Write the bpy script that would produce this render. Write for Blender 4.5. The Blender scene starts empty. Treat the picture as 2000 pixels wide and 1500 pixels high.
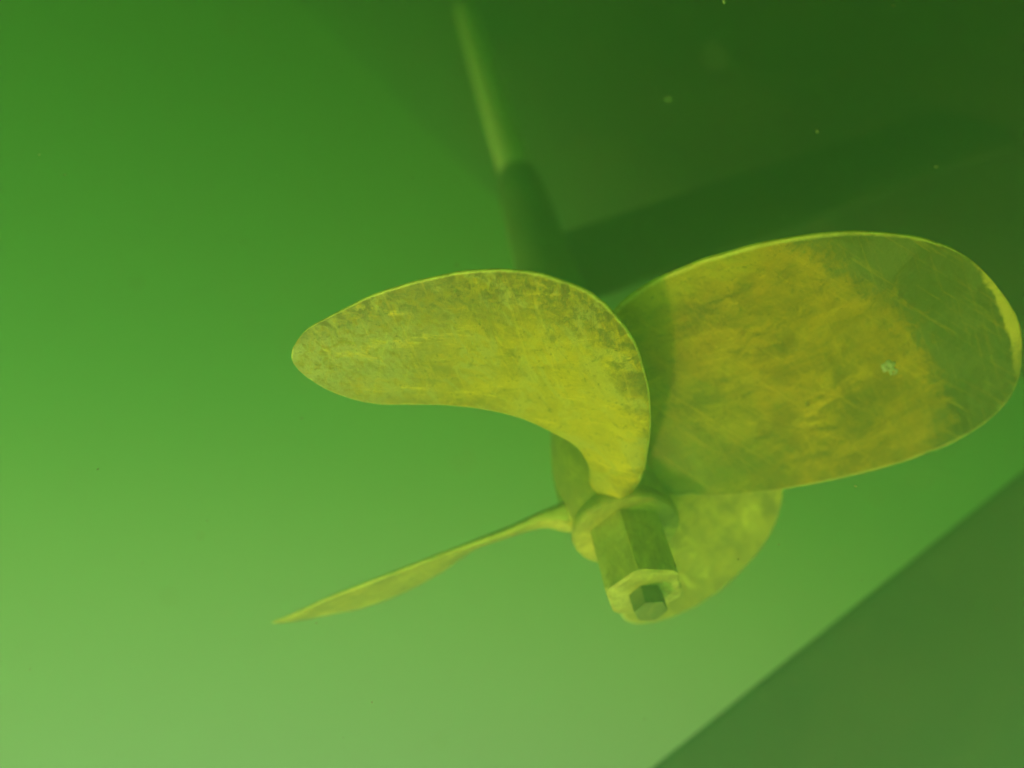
import bpy, bmesh, math, random
import numpy as np
from mathutils import Vector, Matrix, noise as mnoise

scene = bpy.context.scene
random.seed(4)
rng = np.random.default_rng(4)

# ------------------------------------------------------------------ frame
# Survey axes: x to the right, y up the picture, z back towards the diver.
# Scene vertical, turned to suit the light, expressed in those axes:
UP = Vector((-0.20, -1.28, -0.15)).normalized()
AX = Vector((1, 0, 0)); AX = (AX - UP * AX.dot(UP)).normalized()
AY = UP.cross(AX)
BASE_H = 0.0
S = Matrix((AX, AY, UP)).to_4x4()            # survey -> world

def W(v):
    return S @ Vector(v)

# ------------------------------------------------------------------ camera
cam_d = bpy.data.cameras.new('camera')
cam = bpy.data.objects.new('camera', cam_d)
scene.collection.objects.link(cam)
cam_d.sensor_width = 36.0
cam_d.lens = 36.0 * 1500.0 / 2000.0
cam_d.clip_start = 0.01
cam_d.clip_end = 400
cam.matrix_world = S.copy()
cam_d.dof.use_dof = True
cam_d.dof.focus_distance = 0.455
cam_d.dof.aperture_fstop = 2.3
scene.camera = cam

# ------------------------------------------------------------------ light
SUN_DIR = Vector((-0.46, -0.76, 0.70)).normalized()   # towards the sun, survey axes
sd = (S.to_3x3() @ SUN_DIR).normalized()
elev = math.asin(max(-1, min(1, sd.z)))
azim = math.atan2(sd.x, sd.y)
world = bpy.data.worlds.new('World'); scene.world = world
world.use_nodes = True
nt = world.node_tree; nt.nodes.clear()
wo = nt.nodes.new('ShaderNodeOutputWorld'); bg = nt.nodes.new('ShaderNodeBackground')
sky = nt.nodes.new('ShaderNodeTexSky'); sky.sky_type = 'NISHITA'; sky.sun_disc = False
sky.sun_elevation = max(0.02, elev); sky.sun_rotation = azim
sky.ozone_density = 0.03; sky.dust_density = 0.6; sky.air_density = 1.0
bg.inputs['Strength'].default_value = 0.145
tint = nt.nodes.new('ShaderNodeMix'); tint.data_type = 'RGBA'; tint.blend_type = 'MULTIPLY'   # white hazy sky, less blue
tint.inputs[0].default_value = 1.0; tint.inputs[7].default_value = (1.8, 1.0, 0.8, 1)
nt.links.new(sky.outputs[0], tint.inputs[6]); nt.links.new(tint.outputs[2], bg.inputs[0]); nt.links.new(bg.outputs[0], wo.inputs[0])

sun_d = bpy.data.lights.new('sun', 'SUN'); sun = bpy.data.objects.new('sun', sun_d)
scene.collection.objects.link(sun)
sun_d.energy = 2.95; sun_d.angle = math.radians(6); sun_d.color = (1.0, 0.95, 0.84)
sun.rotation_euler = (-sd).to_track_quat('-Z', 'Y').to_euler()

scene.view_settings.view_transform = 'Standard'
scene.view_settings.look = 'None'
scene.view_settings.gamma = 1.0
scene.view_settings.use_curve_mapping = False
scene.view_settings.exposure = 1.03
cy = scene.cycles
cy.volume_bounces = 5
cy.max_bounces = 8
cy.use_denoising = True
cy.use_adaptive_sampling = False
cy.sample_clamp_indirect = 4

# ------------------------------------------------------------------ water
WATER_DENSITY = 1.20
WATER_ALBEDO = (0.335, 0.64, 0.47)

# ------------------------------------------------------------------ helpers
def link(o, parent=None):
    scene.collection.objects.link(o)
    if parent is not None:
        o.parent = parent
    return o

def tag(o, label=None, cat=None, kind=None, group=None):
    if label: o['label'] = label
    if cat: o['category'] = cat
    if kind: o['kind'] = kind
    if group: o['group'] = group
    return o

def mesh_obj(name, verts, faces, mat, parent=None, smooth=True, uvs=None, flat=None):
    me = bpy.data.meshes.new(name)
    me.from_pydata([tuple(v) for v in verts], [], faces)
    me.update()
    if uvs is not None:
        ul = me.uv_layers.new(name='UVMap')
        for l in me.loops:
            ul.data[l.index].uv = uvs[l.vertex_index]
        if flat is not None:
            fl = me.uv_layers.new(name='Flat')
            for l in me.loops:
                fl.data[l.index].uv = flat[l.vertex_index]
    bm = bmesh.new(); bm.from_mesh(me)
    bmesh.ops.recalc_face_normals(bm, faces=bm.faces)
    bm.to_mesh(me); bm.free()
    if smooth:
        for p in me.polygons: p.use_smooth = True
    me.materials.append(mat)
    return link(bpy.data.objects.new(name, me), parent)

def lathe(name, prof, mat, parent, seg=96, wob=0.0):
    """profile of (radius, z) turned round the local z axis"""
    V, F = [], []
    for i, (r, z) in enumerate(prof):
        for j in range(seg):
            a = 2 * math.pi * j / seg
            rr = r * (1 + wob * mnoise.noise(Vector((math.cos(a) * 2, math.sin(a) * 2, z * 60))))
            V.append((rr * math.cos(a), rr * math.sin(a), z))
    for i in range(len(prof) - 1):
        for j in range(seg):
            k = (j + 1) % seg
            F.append((i * seg + j, i * seg + k, (i + 1) * seg + k, (i + 1) * seg + j))
    F.append(tuple(range(seg))[::-1]); F.append(tuple((len(prof) - 1) * seg + j for j in range(seg)))
    o = mesh_obj(name, V, F, mat, parent)
    m = o.modifiers.new('split', 'EDGE_SPLIT'); m.split_angle = math.radians(38)
    return o

def catmull(P, n):
    P = np.array(P, float)
    d = np.r_[0, np.cumsum(np.linalg.norm((P[1:] - P[:-1]) * np.array([1, .12, 1])[:P.shape[1]], axis=1) + 1e-6)]
    t = np.linspace(0, d[-1], n)
    out = np.empty((n, P.shape[1]))
    m = np.gradient(P, d, axis=0)
    for i, tt in enumerate(t):
        k = min(max(np.searchsorted(d, tt) - 1, 0), len(P) - 2)
        h = d[k + 1] - d[k]; s = (tt - d[k]) / h
        out[i] = ((2 * s**3 - 3 * s**2 + 1) * P[k] + (s**3 - 2 * s**2 + s) * h * m[k]
                  + (-2 * s**3 + 3 * s**2) * P[k + 1] + (s**3 - s**2) * h * m[k + 1])
    return out

def outline(A, B, n):
    """one smooth closed-tip outline through A (root to tip) and back down B, resampled per side"""
    A = np.array(A, float); B = np.array(B, float)
    P = np.vstack([A, B[::-1][1:]])
    d = np.r_[0, np.cumsum(np.linalg.norm(P[1:] - P[:-1], axis=1) + 1e-6)]
    m = np.gradient(P, d, axis=0)
    tt = np.linspace(0, d[-1], 1600)
    k = np.clip(np.searchsorted(d, tt) - 1, 0, len(P) - 2)
    h = (d[k + 1] - d[k])[:, None]; q = (tt[:, None] - d[k][:, None]) / h
    D = ((2 * q**3 - 3 * q**2 + 1) * P[k] + (q**3 - 2 * q**2 + q) * h * m[k]
         + (-2 * q**3 + 3 * q**2) * P[k + 1] + (q**3 - q**2) * h * m[k + 1])
    dt = d[len(A) - 1]
    x = np.linspace(0, 1, n); x = .5 * x + .5 * np.sin(x * math.pi / 2)
    a = np.stack([np.interp(x * dt, tt, D[:, c]) for c in range(3)], 1)
    b = np.stack([np.interp(d[-1] - x * (d[-1] - dt), tt, D[:, c]) for c in range(3)], 1)
    return a, b, x

# ------------------------------------------------------------------ materials
def new_mat(name):
    m = bpy.data.materials.new(name); m.use_nodes = True
    t = m.node_tree; t.nodes.clear()
    out = t.nodes.new('ShaderNodeOutputMaterial')
    b = t.nodes.new('ShaderNodeBsdfPrincipled')
    t.links.new(b.outputs[0], out.inputs[0])
    return m, t, b

class NB:
    """small node helper"""
    def __init__(s, t): s.t = t
    def n(s, kind, **kw):
        x = s.t.nodes.new(kind)
        for k, v in kw.items(): setattr(x, k, v)
        return x
    def l(s, a, b): s.t.links.new(a, b)
    def noise(s, vec, scale, detail=6, rough=.6, dist=0.0):
        x = s.n('ShaderNodeTexNoise'); x.inputs['Scale'].default_value = scale
        x.inputs['Detail'].default_value = detail; x.inputs['Roughness'].default_value = rough
        x.inputs['Distortion'].default_value = dist
        s.l(vec, x.inputs['Vector']); return x.outputs['Fac']
    def mapping(s, vec, scale=(1, 1, 1), rot=(0, 0, 0), loc=(0, 0, 0)):
        x = s.n('ShaderNodeMapping'); x.inputs['Scale'].default_value = scale
        x.inputs['Rotation'].default_value = rot; x.inputs['Location'].default_value = loc
        s.l(vec, x.inputs['Vector']); return x.outputs[0]
    def streak(s, vec, ang, sx, sy):
        return s.mapping(s.mapping(vec, rot=(0, 0, -ang)), scale=(sx, sy, 1))
    def ramp(s, fac, a, b, ca=0.0, cb=1.0):
        x = s.n('ShaderNodeMapRange'); x.interpolation_type = 'SMOOTHSTEP'
        x.inputs['From Min'].default_value = a; x.inputs['From Max'].default_value = b
        x.inputs['To Min'].default_value = ca; x.inputs['To Max'].default_value = cb
        s.l(fac, x.inputs['Value']); return x.outputs[0]
    def mix(s, fac, a, b, mode='MIX'):
        x = s.n('ShaderNodeMix', data_type='RGBA', blend_type=mode)
        if isinstance(fac, (int, float)): x.inputs[0].default_value = fac
        else: s.l(fac, x.inputs[0])
        for i, c in ((6, a), (7, b)):
            if isinstance(c, tuple): x.inputs[i].default_value = (*c, 1)
            else: s.l(c, x.inputs[i])
        return x.outputs[2]
    def math(s, op, a, b=None):
        x = s.n('ShaderNodeMath', operation=op); x.use_clamp = False
        for i, c in ((0, a), (1, b)):
            if c is None: continue
            if isinstance(c, (int, float)): x.inputs[i].default_value = c
            else: s.l(c, x.inputs[i])
        return x.outputs[0]

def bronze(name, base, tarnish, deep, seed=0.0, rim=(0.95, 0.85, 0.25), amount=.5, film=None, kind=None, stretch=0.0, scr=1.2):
    """weathered cast bronze: tarnish patches, film, pitting, polishing scratches, worn rim with edge light painted in.
    UVMap: x across the blade, y root to tip.  Flat: the blade laid flat, in decimetres."""
    m, t, b = new_mat(name); q = NB(t)
    tc = q.n('ShaderNodeTexCoord')
    uv = q.n('ShaderNodeSeparateXYZ'); q.l(tc.outputs['UV'], uv.inputs[0])
    if kind:
        fm = q.n('ShaderNodeUVMap', uv_map='Flat'); P = fm.outputs[0]
    else:
        P = q.mapping(tc.outputs['Object'], scale=(10, 10, 10))
    sep = q.n('ShaderNodeSeparateXYZ'); q.l(P, sep.inputs[0]); X, Y = sep.outputs[0], sep.outputs[1]
    P = q.mapping(P, loc=(seed, seed * .7, seed * .3))
    big = q.noise(P, 1.1, 6, .62, .5); mid = q.noise(P, 3.6, 8, .72, .8)
    fine = q.noise(P, 13, 8, .78, .4); pit = q.noise(P, 42, 4, .7)
    str1 = q.noise(q.streak(P, stretch, 1.3, 4.2), 1.6, 9, .74, .5)
    c = q.mix(q.ramp(big, .5 - amount * .22, .5 + .10), tarnish, base)
    c = q.mix(q.math('MULTIPLY', q.ramp(mid, .47, .60), .85), c, tuple(.5 * (x + y) for x, y in zip(tarnish, deep)))
    c = q.mix(q.math('MULTIPLY', q.ramp(str1, .50, .62), .75), c, deep)
    hi = tuple(min(1, x * 1.55 + .02) for x in base)
    c = q.mix(q.math('MULTIPLY', q.ramp(str1, .47, .36), .70), c, hi)
    if film is not None:
        fn = q.noise(q.mapping(P, loc=(4, 1, 2), scale=(1, 2.2, 1)), 2.6, 10, .74, .9)
        c = q.mix(q.math('MULTIPLY', q.ramp(fn, .50, .60), .8), c, film)
    if kind == 'left':
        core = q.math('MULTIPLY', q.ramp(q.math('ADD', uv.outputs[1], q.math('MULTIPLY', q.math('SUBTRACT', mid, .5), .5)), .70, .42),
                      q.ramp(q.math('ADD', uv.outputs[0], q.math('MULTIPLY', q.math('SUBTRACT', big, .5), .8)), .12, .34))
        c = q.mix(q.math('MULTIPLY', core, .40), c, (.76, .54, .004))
        # paler chalky growth towards the tip, darker speckled band behind the leading edge
        tipm = q.math('MULTIPLY', q.ramp(uv.outputs[1], .55, .95), q.ramp(fine, .40, .56))
        c = q.mix(q.math('MULTIPLY', tipm, .75), c, (.54, .50, .23))
        bandm = q.math('MULTIPLY', q.ramp(q.math('ADD', uv.outputs[0], q.math('MULTIPLY', q.math('SUBTRACT', mid, .5), .5)), .36, .12),
                       q.ramp(fine, .44, .56))
        bandm = q.math('MULTIPLY', bandm, q.ramp(uv.outputs[1], .15, .4))
        c = q.mix(q.math('MULTIPLY', bandm, .8), c, (.16, .13, .025))
    if kind == 'right':
        wob = q.math('ADD', q.math('MULTIPLY', q.math('SUBTRACT', mid, .5), .85), q.math('MULTIPLY', q.math('SUBTRACT', fine, .5), .40))
        # greener near the hub, brown oxide further out
        c = q.mix(q.math('MULTIPLY', q.ramp(q.math('ADD', X, wob), 1.55, .75), .60), c, (.22, .27, .02))
        c = q.mix(q.math('MULTIPLY', q.ramp(q.math('ADD', X, wob), 1.45, 2.2), .55), c, (.46, .27, .006))
        f = q.math('ADD', X, q.math('MULTIPLY', q.math('MULTIPLY', Y, Y), .26)); f = q.math('ADD', f, wob)
        strip = q.math('MULTIPLY', q.ramp(f, 2.10, 2.28), q.ramp(f, 2.44, 2.36))
        mask = q.ramp(f, 2.26, 2.50)
        c = q.mix(q.math('MULTIPLY', q.math('MULTIPLY', strip, q.ramp(big, .38, .56)), .6), c, (.58, .34, .02))
        c = q.mix(q.math('MULTIPLY', q.ramp(q.noise(q.mapping(P, loc=(9, 3, 1)), 2.2, 8, .7, .6), .46, .64), .62), c, (.15, .13, .012))
        c = q.mix(q.math('MULTIPLY', q.ramp(q.noise(q.mapping(P, loc=(2, 8, 5)), 1.7, 8, .7, .6), .46, .64), .45), c, (.50, .27, .008))
        c = q.mix(q.math('MULTIPLY', mask, .93), c, q.mix(q.ramp(mid, .42, .60), (.10, .12, .022), (.17, .18, .05)))
        ypatch = q.math('MULTIPLY', q.ramp(q.math('ADD', Y, wob), 1.12, 1.35), q.ramp(f, 2.30, 2.15))
        c = q.mix(q.math('MULTIPLY', ypatch, .6), c, (.62, .50, .02))
        # pale orange strip along the outer edge
        rr = q.math('SQRT', q.math('ADD', q.math('MULTIPLY', X, X), q.math('MULTIPLY', Y, Y)))
        ed = q.math('MULTIPLY', q.ramp(q.math('ADD', rr, q.math('MULTIPLY', wob, .16)), 2.90, 2.93),
                    q.math('MULTIPLY', q.ramp(Y, -.75, -.25), q.ramp(Y, 1.05, .8)))
        c = q.mix(q.math('MULTIPLY', ed, .9), c, (.92, .66, .12))
    # polishing scratches
    for rot, sc, mul, col in ((scr, 17, .26, hi), (scr + .35, 13, .26, tuple(x * .45 for x in tarnish)), (scr - .5, 18, .16, hi)):
        s1 = q.noise(q.streak(P, rot, .7, sc), 1.5, 7, .8)
        c = q.mix(q.math('MULTIPLY', q.ramp(s1, .53, .64), mul), c, col)
    c = q.mix(q.math('MULTIPLY', q.ramp(fine, .55, .64), .55), c, tuple(x * .7 for x in deep))
    c = q.mix(q.math('MULTIPLY', q.ramp(pit, .60, .68), .6), c, tuple(x * .35 for x in deep))
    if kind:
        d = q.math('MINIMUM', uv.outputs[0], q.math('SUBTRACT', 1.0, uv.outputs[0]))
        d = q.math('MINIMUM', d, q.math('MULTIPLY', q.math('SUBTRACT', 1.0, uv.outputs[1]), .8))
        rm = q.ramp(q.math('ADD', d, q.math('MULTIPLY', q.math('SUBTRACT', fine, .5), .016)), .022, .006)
        c = q.mix(q.math('MULTIPLY', rm, q.ramp(mid, .35, .6, .45, .9)), c, rim)  # light catching the edge, painted as a bright line over the worn rim
    q.l(c, b.inputs['Base Color'])
    b.inputs['Metallic'].default_value = 0.2
    q.l(q.ramp(big, .3, .7, .42, .62), b.inputs['Roughness'])
    bp = q.n('ShaderNodeBump'); bp.inputs['Strength'].default_value = .6; bp.inputs['Distance'].default_value = .0016
    h = q.math('ADD', q.math('MULTIPLY', mid, 1.0), q.math('ADD', q.math('MULTIPLY', str1, .6), q.math('MULTIPLY', fine, .6)))
    q.l(h, bp.inputs['Height']); q.l(bp.outputs[0], b.inputs['Normal'])
    return m

def paint(name, col, col2, rough=.7, scale=8, bump=.002):
    m, t, b = new_mat(name); q = NB(t)
    tc = q.n('ShaderNodeTexCoord'); obj = tc.outputs['Object']
    n1 = q.noise(obj, scale, 8, .65, .5); n2 = q.noise(obj, scale * 9, 5, .7)
    c = q.mix(q.ramp(n1, .38, .66), col, col2)
    c = q.mix(q.math('MULTIPLY', q.ramp(n2, .56, .72), .5), c, tuple(min(1, x * 1.8 + .01) for x in col2))
    q.l(c, b.inputs['Base Color']); b.inputs['Roughness'].default_value = rough
    bp = q.n('ShaderNodeBump'); bp.inputs['Strength'].default_value = .5; bp.inputs['Distance'].default_value = bump
    q.l(q.math('ADD', n1, n2), bp.inputs['Height']); q.l(bp.outputs[0], b.inputs['Normal'])
    return m

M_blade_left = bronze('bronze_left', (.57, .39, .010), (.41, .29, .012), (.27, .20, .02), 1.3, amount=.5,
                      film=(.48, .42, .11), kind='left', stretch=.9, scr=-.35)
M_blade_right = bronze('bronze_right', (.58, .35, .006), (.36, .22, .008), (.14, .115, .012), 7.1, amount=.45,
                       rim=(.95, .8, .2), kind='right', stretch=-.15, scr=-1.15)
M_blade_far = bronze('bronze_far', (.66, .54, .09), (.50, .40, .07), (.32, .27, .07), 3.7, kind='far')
M_hub = bronze('bronze_hub', (.56, .46, .08), (.46, .38, .07), (.34, .29, .07), 5.5)
M_nut = bronze('bronze_nut', (.66, .56, .12), (.54, .46, .10), (.40, .34, .09), 9.2, film=(.70, .64, .2))
M_shaft = paint('shaft_steel', (.80, .76, .46), (.86, .84, .56), .5, 14, .0006)
M_stub = paint('dull_steel', (.16, .17, .06), (.26, .25, .09), .7, 60, .0004)
M_antifoul = paint('antifouling', (.035, .028, .018), (.06, .045, .028), .8, 5)
M_strut = paint('strut_paint', (.035, .045, .018), (.06, .065, .028), .85, 7)
M_barrel = paint('barrel_paint', (.14, .17, .06), (.19, .20, .08), .8, 9)
M_rudder = paint('rudder_paint', (.048, .042, .034), (.085, .070, .055), .75, 5)
M_shell = paint('shell', (.36, .38, .20), (.48, .48, .28), .8, 120, .0006)

# ------------------------------------------------------------------ propeller frame
C0 = Vector((0.08533, -0.11048, -0.57143))
N = Vector((0.13, -0.64, 0.7573)).normalized()
E1 = N.cross(Vector((0, 0, 1))).normalized(); E2 = N.cross(E1)
PM = Matrix(((E1.x, E2.x, N.x, C0.x), (E1.y, E2.y, N.y, C0.y), (E1.z, E2.z, N.z, C0.z), (0, 0, 0, 1)))
PITCH = 0.24415; PHASE = -1.1161; ZM = -0.02312

prop = link(bpy.data.objects.new('propeller', None))
prop.empty_display_size = .05
prop.matrix_world = S @ PM
tag(prop, 'four-bladed bronze boat propeller, yellow and tarnished, with hex nut, seen close in green water', 'propeller')

def helix_z(th):
    return ZM - PITCH / (2 * math.pi) * th

def blade(edge_a, edge_b, k, mat, thick=.011, camber=0.0, has_z=False, nu=56, nv=90, edge_t=.0018, rake=0.0, fillet=.008):
    """edge_a / edge_b: lists of (radius, angle[, z]) from root to tip, same tip."""
    if not has_z:
        edge_a = [(r * math.cos(t), r * math.sin(t)) for r, t in edge_a]
        edge_b = [(r * math.cos(t), r * math.sin(t)) for r, t in edge_b]
        cart = lambda P: [(x, y, 0) for x, y in P]
        A, B, xv = outline(cart(edge_a), cart(edge_b), nv)
    else:
        conv = lambda P: [(r * math.cos(t), r * math.sin(t), z) for r, t, z in P]
        A, B, xv = outline(conv(edge_a), conv(edge_b), nv)
    G = np.empty((nv, nu, 3))
    ss = (1 - np.cos(np.linspace(0, math.pi, nu))) / 2
    ss = .55 * ss + .45 * np.linspace(0, 1, nu)
    for j in range(nu):
        G[:, j] = A * (1 - ss[j]) + B * ss[j]
    if not has_z:
        th = np.arctan2(G[..., 1], G[..., 0]); G[..., 2] = ZM - PITCH / (2 * math.pi) * th
        r0 = np.hypot(G[..., 0], G[..., 1])
        G[..., 2] -= rake * np.clip((.078 - r0) / .040, 0, 1.2) ** 1.5
        # keep the inboard end inside the hub's length
    # small dents and unevenness of the cast edge
    for i in range(nv):
        for j in (range(nu)):
            w = abs(2 * ss[j] - 1) ** 6
            if w > .02 and 4 < i < nv - 1:
                p = G[i, j]
                nz = mnoise.noise(Vector((p[0] * 55 + k * 7, p[1] * 55, 3.1))) * .0006 - max(0, mnoise.noise(Vector((p[0] * 160, p[1] * 160 + k * 5, 9.2))) - .42) * .006
                mid_ = (A[i] + B[i]) / 2; dr = p - mid_; dl = np.linalg.norm(dr) + 1e-9
                G[i, j] = p + dr / dl * nz * w
    # normals
    du = np.gradient(G, axis=1); dv = np.gradient(G, axis=0)
    nn = np.cross(du, dv); L = np.linalg.norm(nn, axis=2, keepdims=True)
    nn = nn / np.maximum(L, 1e-12)
    nn[-1] = nn[-3]; nn[-2] = nn[-3]
    rad = np.linalg.norm(G[..., :2], axis=2)
    R1 = rad.max()
    rr = np.clip((rad - .03) / (R1 - .03), 0, 1)
    vv = xv[:, None] * np.ones((1, nu))
    prof = np.sqrt(np.clip(1 - (2 * ss[None, :] - 1) ** 2, 0, 1)) ** 0.9
    tipf = np.sqrt(np.clip(1 - vv ** 10, 0, 1))
    T = (edge_t * np.minimum(1, prof * 4) + thick * (1 - .8 * rr) * prof) * tipf * .5
    # root fillet
    T += fillet * np.exp(-np.clip(rad - .043, 0, 1) / .013) * prof ** .6
    bow = camber * prof * np.sin(np.pi * np.clip(vv, 0, 1))
    G = G + nn * bow[..., None]
    F1 = G + nn * T[..., None]; F2 = G - nn * T[..., None]
    a = PHASE + k * math.pi / 2
    ca, sa = math.cos(a), math.sin(a)
    verts, uvs, flat = [], [], []
    for Fc in (F1, F2):
        for i in range(nv):
            for j in range(nu):
                x, y, z = Fc[i, j]
                verts.append((x * ca - y * sa, x * sa + y * ca, z)); uvs.append((ss[j], vv[i, j])); flat.append((x * 10, y * 10))
    faces = []
    off = nv * nu
    for i in range(nv - 1):
        for j in range(nu - 1):
            q = i * nu + j
            faces.append((q, q + 1, q + nu + 1, q + nu))
            faces.append((off + q, off + q + nu, off + q + nu + 1, off + q + 1))
    o = mesh_obj('blade', verts, faces, mat, prop, uvs=uvs, flat=flat)
    bm = bmesh.new(); bm.from_mesh(o.data)
    bmesh.ops.remove_doubles(bm, verts=bm.verts, dist=2e-5)
    bmesh.ops.recalc_face_normals(bm, faces=bm.faces)
    bm.to_mesh(o.data); bm.free()
    for p in o.data.polygons: p.use_smooth = True
    return o, G, (ca, sa)

# left blade, nearest on the left
left_a = [(.012, -.60), (.030, -.72), (.045, -.735), (.058, -.70), (.080, -.672), (.102, -.658), (.128, -.628), (.153, -.589), (.178, -.54), (.198, -.485),
          (.216, -.42), (.229, -.348), (.246, -.209), (.259, -.029), (.266, .075), (.271, .175), (.2748, .235), (.2745, .280), (.272, .322)]
left_b = [(.010, .10), (.030, .03), (.046, -.07), (.060, -.14), (.074, -.165), (.089, -.145), (.108, -.055), (.131, .041), (.151, .14), (.170, .23), (.188, .31), (.205, .369),
          (.227, .392), (.246, .384), (.262, .360), (.269, .341), (.272, .322)]
# right blade
right_a = [(.025, .80), (.043, .96), (.060, 1.06), (.077, 1.10), (.098, 1.11), (.116, 1.10), (.144, 1.06), (.162, 1.007), (.178, .925), (.192, .837), (.228, .603), (.262, .392),
           (.286, .208), (.297, .015), (.300, -.065)]
right_b = [(.025, -.16), (.054, -.277), (.085, -.37), (.121, -.416), (.155, -.428), (.188, -.426), (.222, -.41), (.252, -.382), (.274, -.34), (.288, -.289),
           (.296, -.22), (.299, -.147), (.300, -.065)]
# lower-left blade, far side and nearly edge-on: (radius, angle, axial)
farl_a = [(.028, -.78, -.020), (.040, -.70, -.021), (.060, -.62, -.022), (.084, -.53, -.019), (.116, -.49, -.015), (.137, -.480, -.012),
          (.180, -.455, -.006), (.232, -.395, -.006), (.270, -.350, -.007), (.285, -.332, -.009)]
farl_b = [(.028, -.10, -.034), (.041, -.23, -.031), (.061, -.21, -.037), (.087, -.248, -.036), (.120, -.267, -.032), (.133, -.215, -.033),
          (.157, -.150, -.034), (.186, -.145, -.031), (.226, -.190, -.024), (.252, -.235, -.021), (.270, -.270, -.017), (.281, -.308, -.012), (.285, -.332, -.009)]
# lower-right blade, far side
farr_a = [(.025, .9), (.040, 1.077), (.060, 1.19), (.085, 1.20), (.105, 1.16), (.129, 1.05), (.143, .937), (.155, .741), (.162, .55), (.1645, .41), (.1655, .25)]
farr_b = [(.025, -.25), (.045, -.42), (.070, -.52), (.100, -.56), (.125, -.50), (.139, -.42), (.150, -.31), (.156, -.21), (.162, -.08), (.165, .08), (.1655, .25)]

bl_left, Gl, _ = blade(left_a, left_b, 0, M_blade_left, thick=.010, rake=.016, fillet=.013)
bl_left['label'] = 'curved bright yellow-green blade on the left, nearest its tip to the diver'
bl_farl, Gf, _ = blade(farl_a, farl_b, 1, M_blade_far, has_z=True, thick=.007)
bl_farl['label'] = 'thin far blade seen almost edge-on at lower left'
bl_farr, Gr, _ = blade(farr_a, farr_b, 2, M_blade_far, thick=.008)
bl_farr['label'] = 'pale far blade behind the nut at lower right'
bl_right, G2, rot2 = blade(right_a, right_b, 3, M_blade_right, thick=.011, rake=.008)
bl_right['label'] = 'broad oval blade on the right with brown tarnish and dark tip'

# barnacle spot on the right blade
def blade_point(G, rot, v, u, lift=0.0):
    i = int(v * (G.shape[0] - 1)); j = int(u * (G.shape[1] - 1))
    p = G[i, j]; du = G[i, j + 1] - G[i, j - 1]; dv = G[i + 1, j] - G[i - 1, j]
    n = np.cross(du, dv); n /= np.linalg.norm(n)
    ca, sa = rot
    R = lambda q: Vector((q[0] * ca - q[1] * sa, q[0] * sa + q[1] * ca, q[2]))
    return R(p), R(n)

vs_, fs_ = [], []
def BP(rad, ang):
    x, y = rad * math.cos(ang), rad * math.sin(ang)
    dd = (G2[..., 0] - x) ** 2 + (G2[..., 1] - y) ** 2
    i, j = np.unravel_index(dd.argmin(), dd.shape)
    i = min(max(i, 1), G2.shape[0] - 2); j = min(max(j, 1), G2.shape[1] - 2)
    p, n = blade_point(G2, rot2, (i + .01) / (G2.shape[0] - 1), (j + .01) / (G2.shape[1] - 1))
    ca, sa = rot2
    return Vector((x * ca - y * sa, x * sa + y * ca, p.z)), n
bp0, bn0 = BP(.215, .008)
for (fx, fu, rad_) in ((.215, .008, .0052), (.2165, -.022, .0036), (.211, .022, .003), (.2195, .008, .0024)):
    p_, n_ = BP(fx, fu)
    tw = S.to_3x3() @ (PM.to_3x3() @ n_)
    if (S @ (PM @ p_)).dot(tw) > 0: n_ = -n_
    ax_ = n_.orthogonal().normalized(); ay_ = n_.cross(ax_)
    base = len(vs_)
    prof_ = [(1.0, .0), (.95, .25), (.75, .55), (.50, .72), (.36, .70), (.26, .42)]
    for (pr, ph) in prof_:
        for j in range(22):
            a_ = 2 * math.pi * j / 22
            rr_ = rad_ * pr * (1 + .14 * math.sin(5 * a_ + fx * 90) + .08 * math.sin(9 * a_))
            vs_.append(p_ + n_ * (ph * rad_ * .7 + .0022) + ax_ * rr_ * math.cos(a_) + ay_ * rr_ * math.sin(a_))
    for i in range(len(prof_) - 1):
        for j in range(22):
            k_ = (j + 1) % 22
            fs_.append((base + i * 22 + j, base + i * 22 + k_, base + (i + 1) * 22 + k_, base + (i + 1) * 22 + j))
    fs_.append(tuple(base + (len(prof_) - 1) * 22 + j for j in range(22)))
barn = mesh_obj('barnacle_patch', vs_, fs_, M_shell, bl_right)
barn['label'] = 'small pale barnacle patch on the brown blade'

# hub ------------------------------------------------------------------
hub = lathe('hub', [(.020, -.130), (.031, -.130), (.035, -.127), (.0405, -.10), (.0445, -.07), (.0445, -.045), (.0420, -.026), (.0385, -.016), (.0375, -.013), (.0390, -.0105),
                    (.0402, -.008), (.0408, -.0045), (.0402, -.0015), (.0385, .0), (.024, .0005)], M_hub, prop, wob=.01)
# hex nut ----------------------------------------------------------------
def hexnut(name, r, z0, z1, ang, mat, parent, cham=.004, bore=.010):
    seg = 96
    V, F = [], []
    def ring(z, lim):
        for j in range(seg):
            a = 2 * math.pi * j / seg
            rel = ((a - ang) % (math.pi / 3)) - math.pi / 6
            rh = r * math.cos(math.pi / 6) / math.cos(rel)
            rr = min(rh, lim)
            V.append((rr * math.cos(a), rr * math.sin(a), z))
    rf = r * math.cos(math.pi / 6)
    for z, lim in ((z0, r * .975), (z0 + .001, r * .995), (z1 - cham, r * .995), (z1 - cham * .35, r * .94), (z1, rf * .93), (z1 + .0003, bore)):
        ring(z, lim)
    n = 6
    for i in range(n - 1):
        for j in range(seg):
            k = (j + 1) % seg
            F.append((i * seg + j, i * seg + k, (i + 1) * seg + k, (i + 1) * seg + j))
    F.append(tuple(range(seg))[::-1]); F.append(tuple((n - 1) * seg + j for j in range(seg)))
    o = mesh_obj(name, V, F, mat, parent)
    m = o.modifiers.new('split', 'EDGE_SPLIT'); m.split_angle = math.radians(22)
    return o
NUT_ANG = math.radians(-22)
nut = hexnut('nut', .0295, .0003, .054, NUT_ANG, M_nut, prop)

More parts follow.
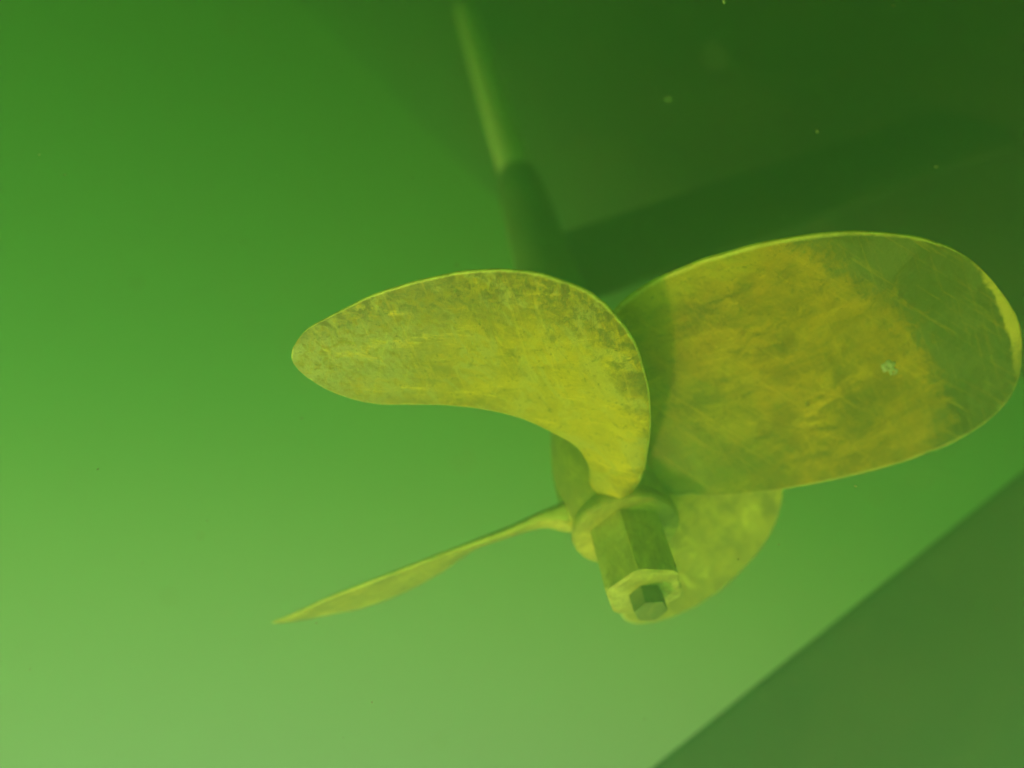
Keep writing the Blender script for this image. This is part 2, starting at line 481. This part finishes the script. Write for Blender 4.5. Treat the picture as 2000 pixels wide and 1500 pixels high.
# ------------------------------------------------------------------ shaft
shaft = link(bpy.data.objects.new('propeller_shaft', None)); shaft.matrix_world = S @ PM
tag(shaft, 'pale straight propeller shaft running up and away into the dark water', 'shaft')
lathe('shaft_rod', [(.0220, -3.2), (.0230, -3.19), (.0230, -.30), (.0190, -.28), (.0190, -.16), (.0175, -.155), (.0175, -.128), (.015, -.127), (.0095, .02), (.0095, .0560), (.0088, .0565)], M_shaft, shaft, seg=64)
hexnut('shaft_end', .0122, .0545, .0685, math.radians(-14), M_stub, shaft, cham=.0015, bore=.004)

# ------------------------------------------------------------------ bearing strut
strut = link(bpy.data.objects.new('shaft_strut', None)); strut.matrix_world = S @ PM
tag(strut, 'dark painted strut holding the shaft bearing, behind the propeller under the hull', 'strut')
lathe('bearing_barrel', [(.0225, -.60), (.0265, -.60), (.0285, -.592), (.031, -.50), (.034, -.30), (.034, -.19), (.031, -.175), (.0185, -.174)], M_barrel, strut, wob=.02)
PMi = PM.inverted()
def loc_from(px, py, depth):
    return PMi @ Vector(((px - 1000) / 1500 * depth, -(py - 750) / 1500 * depth, -depth))
def foil_bar(name, P0, P1, chord0, chord1, thick, cdir, mat, parent, n=24, seg=40):
    P0, P1 = Vector(P0), Vector(P1); ax = (P1 - P0).normalized()
    cd = (Vector(cdir) - ax * Vector(cdir).dot(ax)).normalized(); td = ax.cross(cd)
    V, F = [], []
    for i in range(n):
        t = i / (n - 1); p = P0.lerp(P1, t); c = chord0 + (chord1 - chord0) * t
        for j in range(seg):
            a = 2 * math.pi * j / seg
            V.append(p + cd * (c / 2 * math.cos(a)) + td * (thick / 2 * math.sin(a)))
    for i in range(n - 1):
        for j in range(seg):
            k = (j + 1) % seg
            F.append((i * seg + j, i * seg + k, (i + 1) * seg + k, (i + 1) * seg + j))
    F.append(tuple(range(seg))[::-1]); F.append(tuple((n - 1) * seg + j for j in range(seg)))
    return mesh_obj(name, V, F, mat, parent)
arm_end = loc_from(2080, 190, 1.02)
foil_bar('strut_arm', (0, 0, -.36), arm_end, .135, .125, .030, (0, 0, 1), M_strut, strut)

# ------------------------------------------------------------------ hull
MN = Vector((-.601, .207, .772)).normalized()        # outward normal of the bottom planking
HD = MN * -1.05                                  # a point of the bottom planking
hull = link(bpy.data.objects.new('boat_hull', None)); hull.matrix_world = S @ Matrix.Translation(HD)
tag(hull, 'dark antifouled underside of the boat filling the shaded upper right', 'boat')
def on_hull(px, py):
    d = Vector(((px - 1000) / 1500, -(py - 750) / 1500, -1.0))
    return d * (HD.dot(MN) / d.dot(MN))
K2 = on_hull(1060, 620); K1 = K2 + (on_hull(2000, 690) - K2) * 1.9
KF = on_hull(430, -60); fw = (KF - K2).normalized()
V, F = [], []
na, nb = 60, 50
for i in range(na):
    a = (i / (na - 1)) ** 1.5 * 3.4
    for j in range(nb):
        b = j / (nb - 1)
        p = K2.lerp(K1, b) + fw * a
        edge = max(0.0, 1 - b * 2.2)                # the bilge rolls away at the left edge
        aft = max(0.0, 1 - a * 12.0)
        d = -.75 * edge ** 2.4 - .05 * aft ** 2.2 + .012 * mnoise.noise(Vector((a * 3, b * 6, 0)))
        V.append(p + MN * d - HD)
for i in range(na - 1):
    for j in range(nb - 1):
        q = i * nb + j; F.append((q, q + 1, q + nb + 1, q + nb))
hp = mesh_obj('hull_bottom', V, F, M_antifoul, hull)
sm = hp.modifiers.new('thick', 'SOLIDIFY'); sm.thickness = .04; sm.offset = 0

# ------------------------------------------------------------------ rudder
def cp(px, py, depth):
    return Vector(((px - 1000) / 1500 * depth, -(py - 750) / 1500 * depth, -depth))
rud = link(bpy.data.objects.new('rudder', None))
RA = cp(1275, 1500, .78); RB = cp(2000, 920, .90)
rud.matrix_world = S @ Matrix.Translation(RA)
tag(rud, 'dark flat rudder with a straight slanting edge at the lower right', 'rudder')
rd = (RB - RA).normalized()
side = Vector((.52, -.62, -.30)); side = (side - rd * side.dot(rd)).normalized()
nrm = rd.cross(side).normalized()
V, F = [], []
prof = []
ch = .55
for s in np.linspace(0, 1, 26): prof.append((s ** 1.6 * ch, .5 * .045 * (2.2 * math.sqrt(max(0, s ** 1.6)) * (1 - s ** 1.6 * .9))))
loop = [(c, t) for c, t in prof] + [(c, -t) for c, t in prof[::-1][:-1]]
nl = len(loop)
zs = np.linspace(-.6, 1.9, 60)
for z in zs:
    for c, t in loop: V.append(rd * z + side * c + nrm * t)
for i in range(len(zs) - 1):
    for j in range(nl):
        k = (j + 1) % nl; F.append((i * nl + j, i * nl + k, (i + 1) * nl + k, (i + 1) * nl + j))
F.append(tuple(range(nl))[::-1]); F.append(tuple((len(zs) - 1) * nl + j for j in range(nl)))
mesh_obj('rudder_blade', V, F, M_rudder, rud)

# ------------------------------------------------------------------ water volume
vm = bpy.data.materials.new('murky_water'); vm.use_nodes = True
t = vm.node_tree; t.nodes.clear()
out = t.nodes.new('ShaderNodeOutputMaterial'); pv = t.nodes.new('ShaderNodeVolumePrincipled')
pv.inputs['Color'].default_value = (*WATER_ALBEDO, 1)
pv.inputs['Density'].default_value = WATER_DENSITY
pv.inputs['Anisotropy'].default_value = 0.70
pv.inputs['Absorption Color'].default_value = (.24, .52, 0, 1)
t.links.new(pv.outputs[0], out.inputs['Volume'])
me = bpy.data.meshes.new('haze')
lo = Vector((-9, -9, -7)); hi = Vector((9, 9, 1.62))
vs = [(x, y, z) for x in (lo.x, hi.x) for y in (lo.y, hi.y) for z in (lo.z, hi.z)]
me.from_pydata(vs, [], [(0, 1, 3, 2), (4, 6, 7, 5), (0, 4, 5, 1), (2, 3, 7, 6), (0, 2, 6, 4), (1, 5, 7, 3)])
me.materials.append(vm)
hz = link(bpy.data.objects.new('haze', me))
tag(hz, 'murky green lake water', None, kind='stuff')

# ------------------------------------------------------------------ drifting specks
M_speck = paint('speck', (.35, .36, .16), (.5, .5, .28), .9, 300, .0001)
V, F = [], []
pr = random.Random(11)
for i in range(420):
    dep = .16 + 1.3 * pr.random() ** 1.3
    c = cp(pr.uniform(-150, 2150), pr.uniform(-150, 1650), dep)
    rr = .00025 + .0008 * pr.random() ** 3
    base = len(V)
    ax = Vector((pr.gauss(0, 1), pr.gauss(0, 1), pr.gauss(0, 1))).normalized(); b1 = ax.orthogonal().normalized(); b2 = ax.cross(b1)
    V += [c + ax * rr * 1.4, c - ax * rr * 1.4] + [c + (b1 * math.cos(k * 2.094) + b2 * math.sin(k * 2.094)) * rr * pr.uniform(.5, 1.2) for k in range(3)]
    for k in range(3):
        F.append((base, base + 2 + k, base + 2 + (k + 1) % 3)); F.append((base + 1, base + 2 + (k + 1) % 3, base + 2 + k))
sp = mesh_obj('silt_particles', V, F, M_speck, None, smooth=False)
sp.matrix_world = S
tag(sp, 'fine pale silt specks drifting in the green water', 'silt', kind='stuff')
